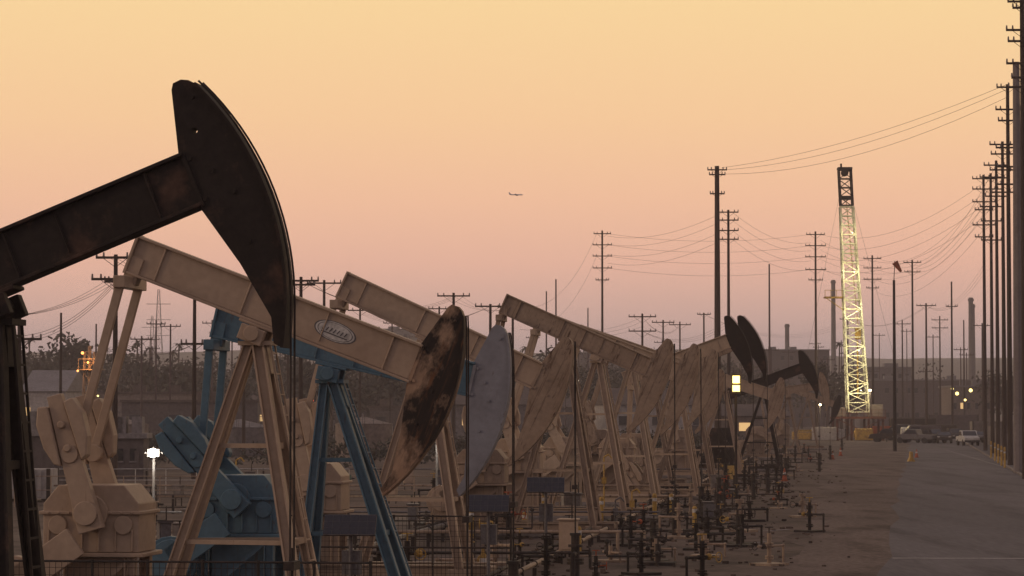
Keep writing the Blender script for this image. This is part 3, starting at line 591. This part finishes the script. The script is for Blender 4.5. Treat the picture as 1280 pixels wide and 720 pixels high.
# ---------------------------------------------------------------- ground
def groundmat(name,c1,c2,c3,s1,rough=.92,stretch=(1,1,1),bump=.3,var=.3):
    m=bpy.data.materials.new(name); m.use_nodes=True; nt=m.node_tree; n=nt.nodes; l=nt.links; b=n['Principled BSDF']; b.inputs['Roughness'].default_value=rough; b.inputs['Specular IOR Level'].default_value=.15
    tc=n.new('ShaderNodeTexCoord'); mp=n.new('ShaderNodeMapping'); mp.inputs['Scale'].default_value=stretch; mp.inputs['Rotation'].default_value=(0,0,R_(7)); l.new(tc.outputs['Object'],mp.inputs[0])
    def noise(sc_,det=8):
        t=n.new('ShaderNodeTexNoise'); t.inputs['Scale'].default_value=sc_; t.inputs['Detail'].default_value=det; l.new(mp.outputs[0],t.inputs['Vector']); return t
    def ramp(src,a,c):
        r=n.new('ShaderNodeValToRGB'); r.color_ramp.elements[0].position=a; r.color_ramp.elements[1].position=c; l.new(src.outputs['Fac'],r.inputs[0]); return r
    a=noise(s1); q=noise(s1*6); g=noise(s1*60,4)
    m1=n.new('ShaderNodeMixRGB'); m1.inputs[1].default_value=(*c1,1); m1.inputs[2].default_value=(*c2,1); l.new(ramp(a,.42,.58).outputs[0],m1.inputs[0])
    m2=n.new('ShaderNodeMixRGB'); m2.inputs[2].default_value=(*c3,1); l.new(m1.outputs[0],m2.inputs[1]); l.new(ramp(q,.48,.66).outputs[0],m2.inputs[0])
    mr=n.new('ShaderNodeMapRange'); mr.inputs[1].default_value=.3; mr.inputs[2].default_value=.7; mr.inputs[3].default_value=1-var; mr.inputs[4].default_value=1+var; l.new(g.outputs['Fac'],mr.inputs[0])
    mu=n.new('ShaderNodeMixRGB'); mu.blend_type='MULTIPLY'; mu.inputs[0].default_value=1; l.new(m2.outputs[0],mu.inputs[1]); l.new(mr.outputs[0],mu.inputs[2]); l.new(mu.outputs[0],b.inputs['Base Color'])
    bp=n.new('ShaderNodeBump'); bp.inputs['Strength'].default_value=bump; bp.inputs['Distance'].default_value=.04; l.new(g.outputs['Fac'],bp.inputs['Height']); l.new(bp.outputs[0],b.inputs['Normal']); return m
DIRT=groundmat('oilfield_dirt',(.12,.088,.074),(.085,.062,.052),(.05,.036,.031),.06,bump=.5)
LOT=groundmat('packed_lot',(.135,.10,.088),(.095,.07,.062),(.058,.040,.035),.10,stretch=(1,.3,1))
ASPH=groundmat('asphalt',(.128,.116,.122),(.106,.096,.101),(.078,.070,.075),.06,stretch=(2.2,.18,1),bump=.15,var=.18)
def sheet(name,pts,z,m):
    b=MB(); b.add([(x,y,z) for x,y in pts],[tuple(range(len(pts)))]); return b.make(name,m)
sheet('ground',[(-3000,-200),(3000,-200),(6000,9000),(-6000,9000)],0,DIRT)
def lx(d): return 8.98+.1418*(d-69.4)
rl=random.Random(9)
lotl=[(.116*(y-54.5)+5.0+rl.uniform(-.8,.8),y) for y in range(40,420,5)]
sheet('gravel_lot',[(lx(40)+.5,40),(lx(420)+.5,420)]+lotl[::-1],.004,LOT)
left=[(lx(y)+rl.uniform(-.25,.25),y) for y in range(30,520,7)]
sheet('asphalt_road',[(left[0][0]+26,30),(lx(520)+14,520)]+left[::-1],.008,ASPH)
b=MB()
def mark(x0,y0,x1,y1,w=.12):
    a=Vector((x0,y0,0)); c=Vector((x1,y1,0)); n_=(c-a).normalized().cross(Vector((0,0,1)))*w/2; b.add([p+Vector((0,0,.012)) for p in(a-n_,c-n_,c+n_,a+n_)],[(0,1,2,3)])
mark(lx(78)+.2,78,lx(78)+10,77.6,.35); mark(lx(140)+.5,140,lx(140)+8,140,.15); mark(lx(105)+6,60,lx(300)+4,300,.08)
mk=mat('faded_line_paint',(.34,.31,.30),(.15,.135,.135),.4,1.5,.9,bump=0)
b.make('road_markings',mk)
b=MB(); mark(GX(925,95)+.2,95,GX(985,97),97,.15); mark(GX(890,85),85,GX(960,88),88,.12); b.make('lot_markings',mk)
b=MB(); b.bar((lx(170)+7.5,170,.06),(lx(520)+7,520,.06),.2,.13); b.make('kerb',CONC)
E=empty('boundary_wall'); b=MB(); b.bar((GX(1228,420),420,1.1),(GX(1252,260),260,1.1),.2,2.2); b.make('wall_panels',BW[0],E)
b=MB()
for i in range(20):
    p=Vector((GX(1228,420),420,0)).lerp(Vector((GX(1252,260),260,0)),i/19); b.box((p.x,p.y,1.2),(.32,.32,2.4))
b.make('piers',CONC,E)
b=MB()
for i in range(900):
    d=random.uniform(64,200); x=.116*(d-54.5)+random.gauss(.5,2.6); s_=random.uniform(.02,.08)
    if x>.116*(d-54.5)+6.5: continue
    b.box((x,d,s_*.4),(s_*2,s_*1.4,s_),Matrix.Rotation(random.uniform(0,3),3,'Z'))
b.make('gravel_debris',DIRT)
b=MB(); rr=random.Random(4); n=90; rows=5; V=[]
for j in range(rows):
    for i in range(n):
        x=-700+2700*i/(n-1); hx=math.sin(i*.13)*8+math.sin(i*.37+1)*4+rr.uniform(-1.2,1.2)
        topy=440+ (x>900)*6 - 6*math.sin(x/260.0)
        z=(W(x,topy,2300).z+hx*.5)*(0,.45,.8,1.0,.9)[j]; d=(1500,1750,2000,2300,2700)[j]; V.append((GX(x,2300)*d/2300,d,z-(.5 if j==0 else 0)))
b.add(V,[(j*n+i,j*n+i+1,(j+1)*n+i+1,(j+1)*n+i) for j in range(rows-1) for i in range(n-1)]); o=b.make('hill',HILLM)
# ---------------------------------------------------------------- haze (real low-lying air volume)
hm=bpy.data.materials.new('haze_air'); hm.use_nodes=True; n=hm.node_tree.nodes; n.remove(n['Principled BSDF']); vs=n.new('ShaderNodeVolumeScatter'); vs.inputs['Color'].default_value=(.97,.84,.80,1); vs.inputs['Density'].default_value=.0004; vs.inputs['Anisotropy'].default_value=0.0
hm.node_tree.links.new(vs.outputs[0],n['Material Output'].inputs['Volume'])
b=MB(); b.box((0,1390,22.45),(2600,2780,45)); b.make('haze',hm)
# ---------------------------------------------------------------- sky
w=bpy.data.worlds.new('World'); sc.world=w; w.use_nodes=True; nt=w.node_tree; n=nt.nodes; l=nt.links; bg=n['Background']
tc=n.new('ShaderNodeTexCoord'); sp=n.new('ShaderNodeSeparateXYZ'); nv=n.new('ShaderNodeVectorMath'); nv.operation='NORMALIZE'; l.new(tc.outputs['Generated'],nv.inputs[0]); l.new(nv.outputs[0],sp.inputs[0])
m4=n.new('ShaderNodeMath'); m4.operation='MULTIPLY'; m4.inputs[1].default_value=4; m4.use_clamp=True; l.new(sp.outputs['Z'],m4.inputs[0])
cr=n.new('ShaderNodeValToRGB'); e=cr.color_ramp; e.elements[0].position=0; e.elements[0].color=(.43,.305,.305,1); e.elements[1].position=1; e.elements[1].color=(1,.70,.34,1)
for zz,c in((.021,(.57,.375,.355)),(.0323,(.73,.44,.375)),(.052,(.91,.50,.37)),(.0745,(.985,.56,.36)),(.1026,(1.01,.625,.345)),(.145,(1.01,.695,.345))):
    q=e.elements.new(zz*4); q.color=(*c,1)
l.new(m4.outputs[0],cr.inputs[0])
cr2=n.new('ShaderNodeValToRGB'); e=cr2.color_ramp; e.elements[0].position=.2; e.elements[0].color=(0,0,0,1); e.elements[1].position=.6; e.elements[1].color=(1,1,1,1); l.new(sp.outputs['Z'],cr2.inputs[0])
mx=n.new('ShaderNodeMixRGB'); l.new(cr2.outputs[0],mx.inputs[0]); l.new(cr.outputs[0],mx.inputs[1]); mx.inputs[2].default_value=(.31,.275,.315,1)
mr=n.new('ShaderNodeMapRange'); mr.inputs[1].default_value=-.6; mr.inputs[2].default_value=.6; mr.inputs[3].default_value=1; mr.inputs[4].default_value=0; l.new(sp.outputs['Y'],mr.inputs[0])
mx2=n.new('ShaderNodeMixRGB'); l.new(mr.outputs[0],mx2.inputs[0]); l.new(mx.outputs[0],mx2.inputs[1]); mx2.inputs[2].default_value=(.34,.275,.28,1)
l.new(mx2.outputs[0],bg.inputs[0]); bg.inputs[1].default_value=1.0
sky=n.new('ShaderNodeTexSky'); sky.sky_type='NISHITA'; sky.sun_disc=False; sky.sun_elevation=R_(14); sky.sun_rotation=R_(-105)
bg2=n.new('ShaderNodeBackground'); l.new(sky.outputs[0],bg2.inputs[0]); bg2.inputs[1].default_value=.002
ad=n.new('ShaderNodeAddShader'); l.new(bg.outputs[0],ad.inputs[0]); l.new(bg2.outputs[0],ad.inputs[1]); l.new(ad.outputs[0],n['World Output'].inputs[0])
s=bpy.data.lights.new('sun','SUN'); s.energy=.6; s.angle=R_(12); s.color=(1,.72,.5); so=bpy.data.objects.new('sun',s); sc.collection.objects.link(so)
az=R_(-105); el=R_(14); dv=Vector((math.sin(az)*math.cos(el),math.cos(az)*math.cos(el),math.sin(el))); so.rotation_euler=dv.to_track_quat('Z','Y').to_euler()
sc.view_settings.view_transform='Standard'; sc.view_settings.look='None'; sc.view_settings.exposure=0
cam=bpy.data.cameras.new('camera'); cam.lens=100; cam.sensor_width=36; cam.clip_end=20000; co=bpy.data.objects.new('camera',cam); sc.collection.objects.link(co); co.location=(0,0,CH)
co.rotation_euler=(R_(90)+math.atan((HY-360)/F),0,0); sc.camera=co
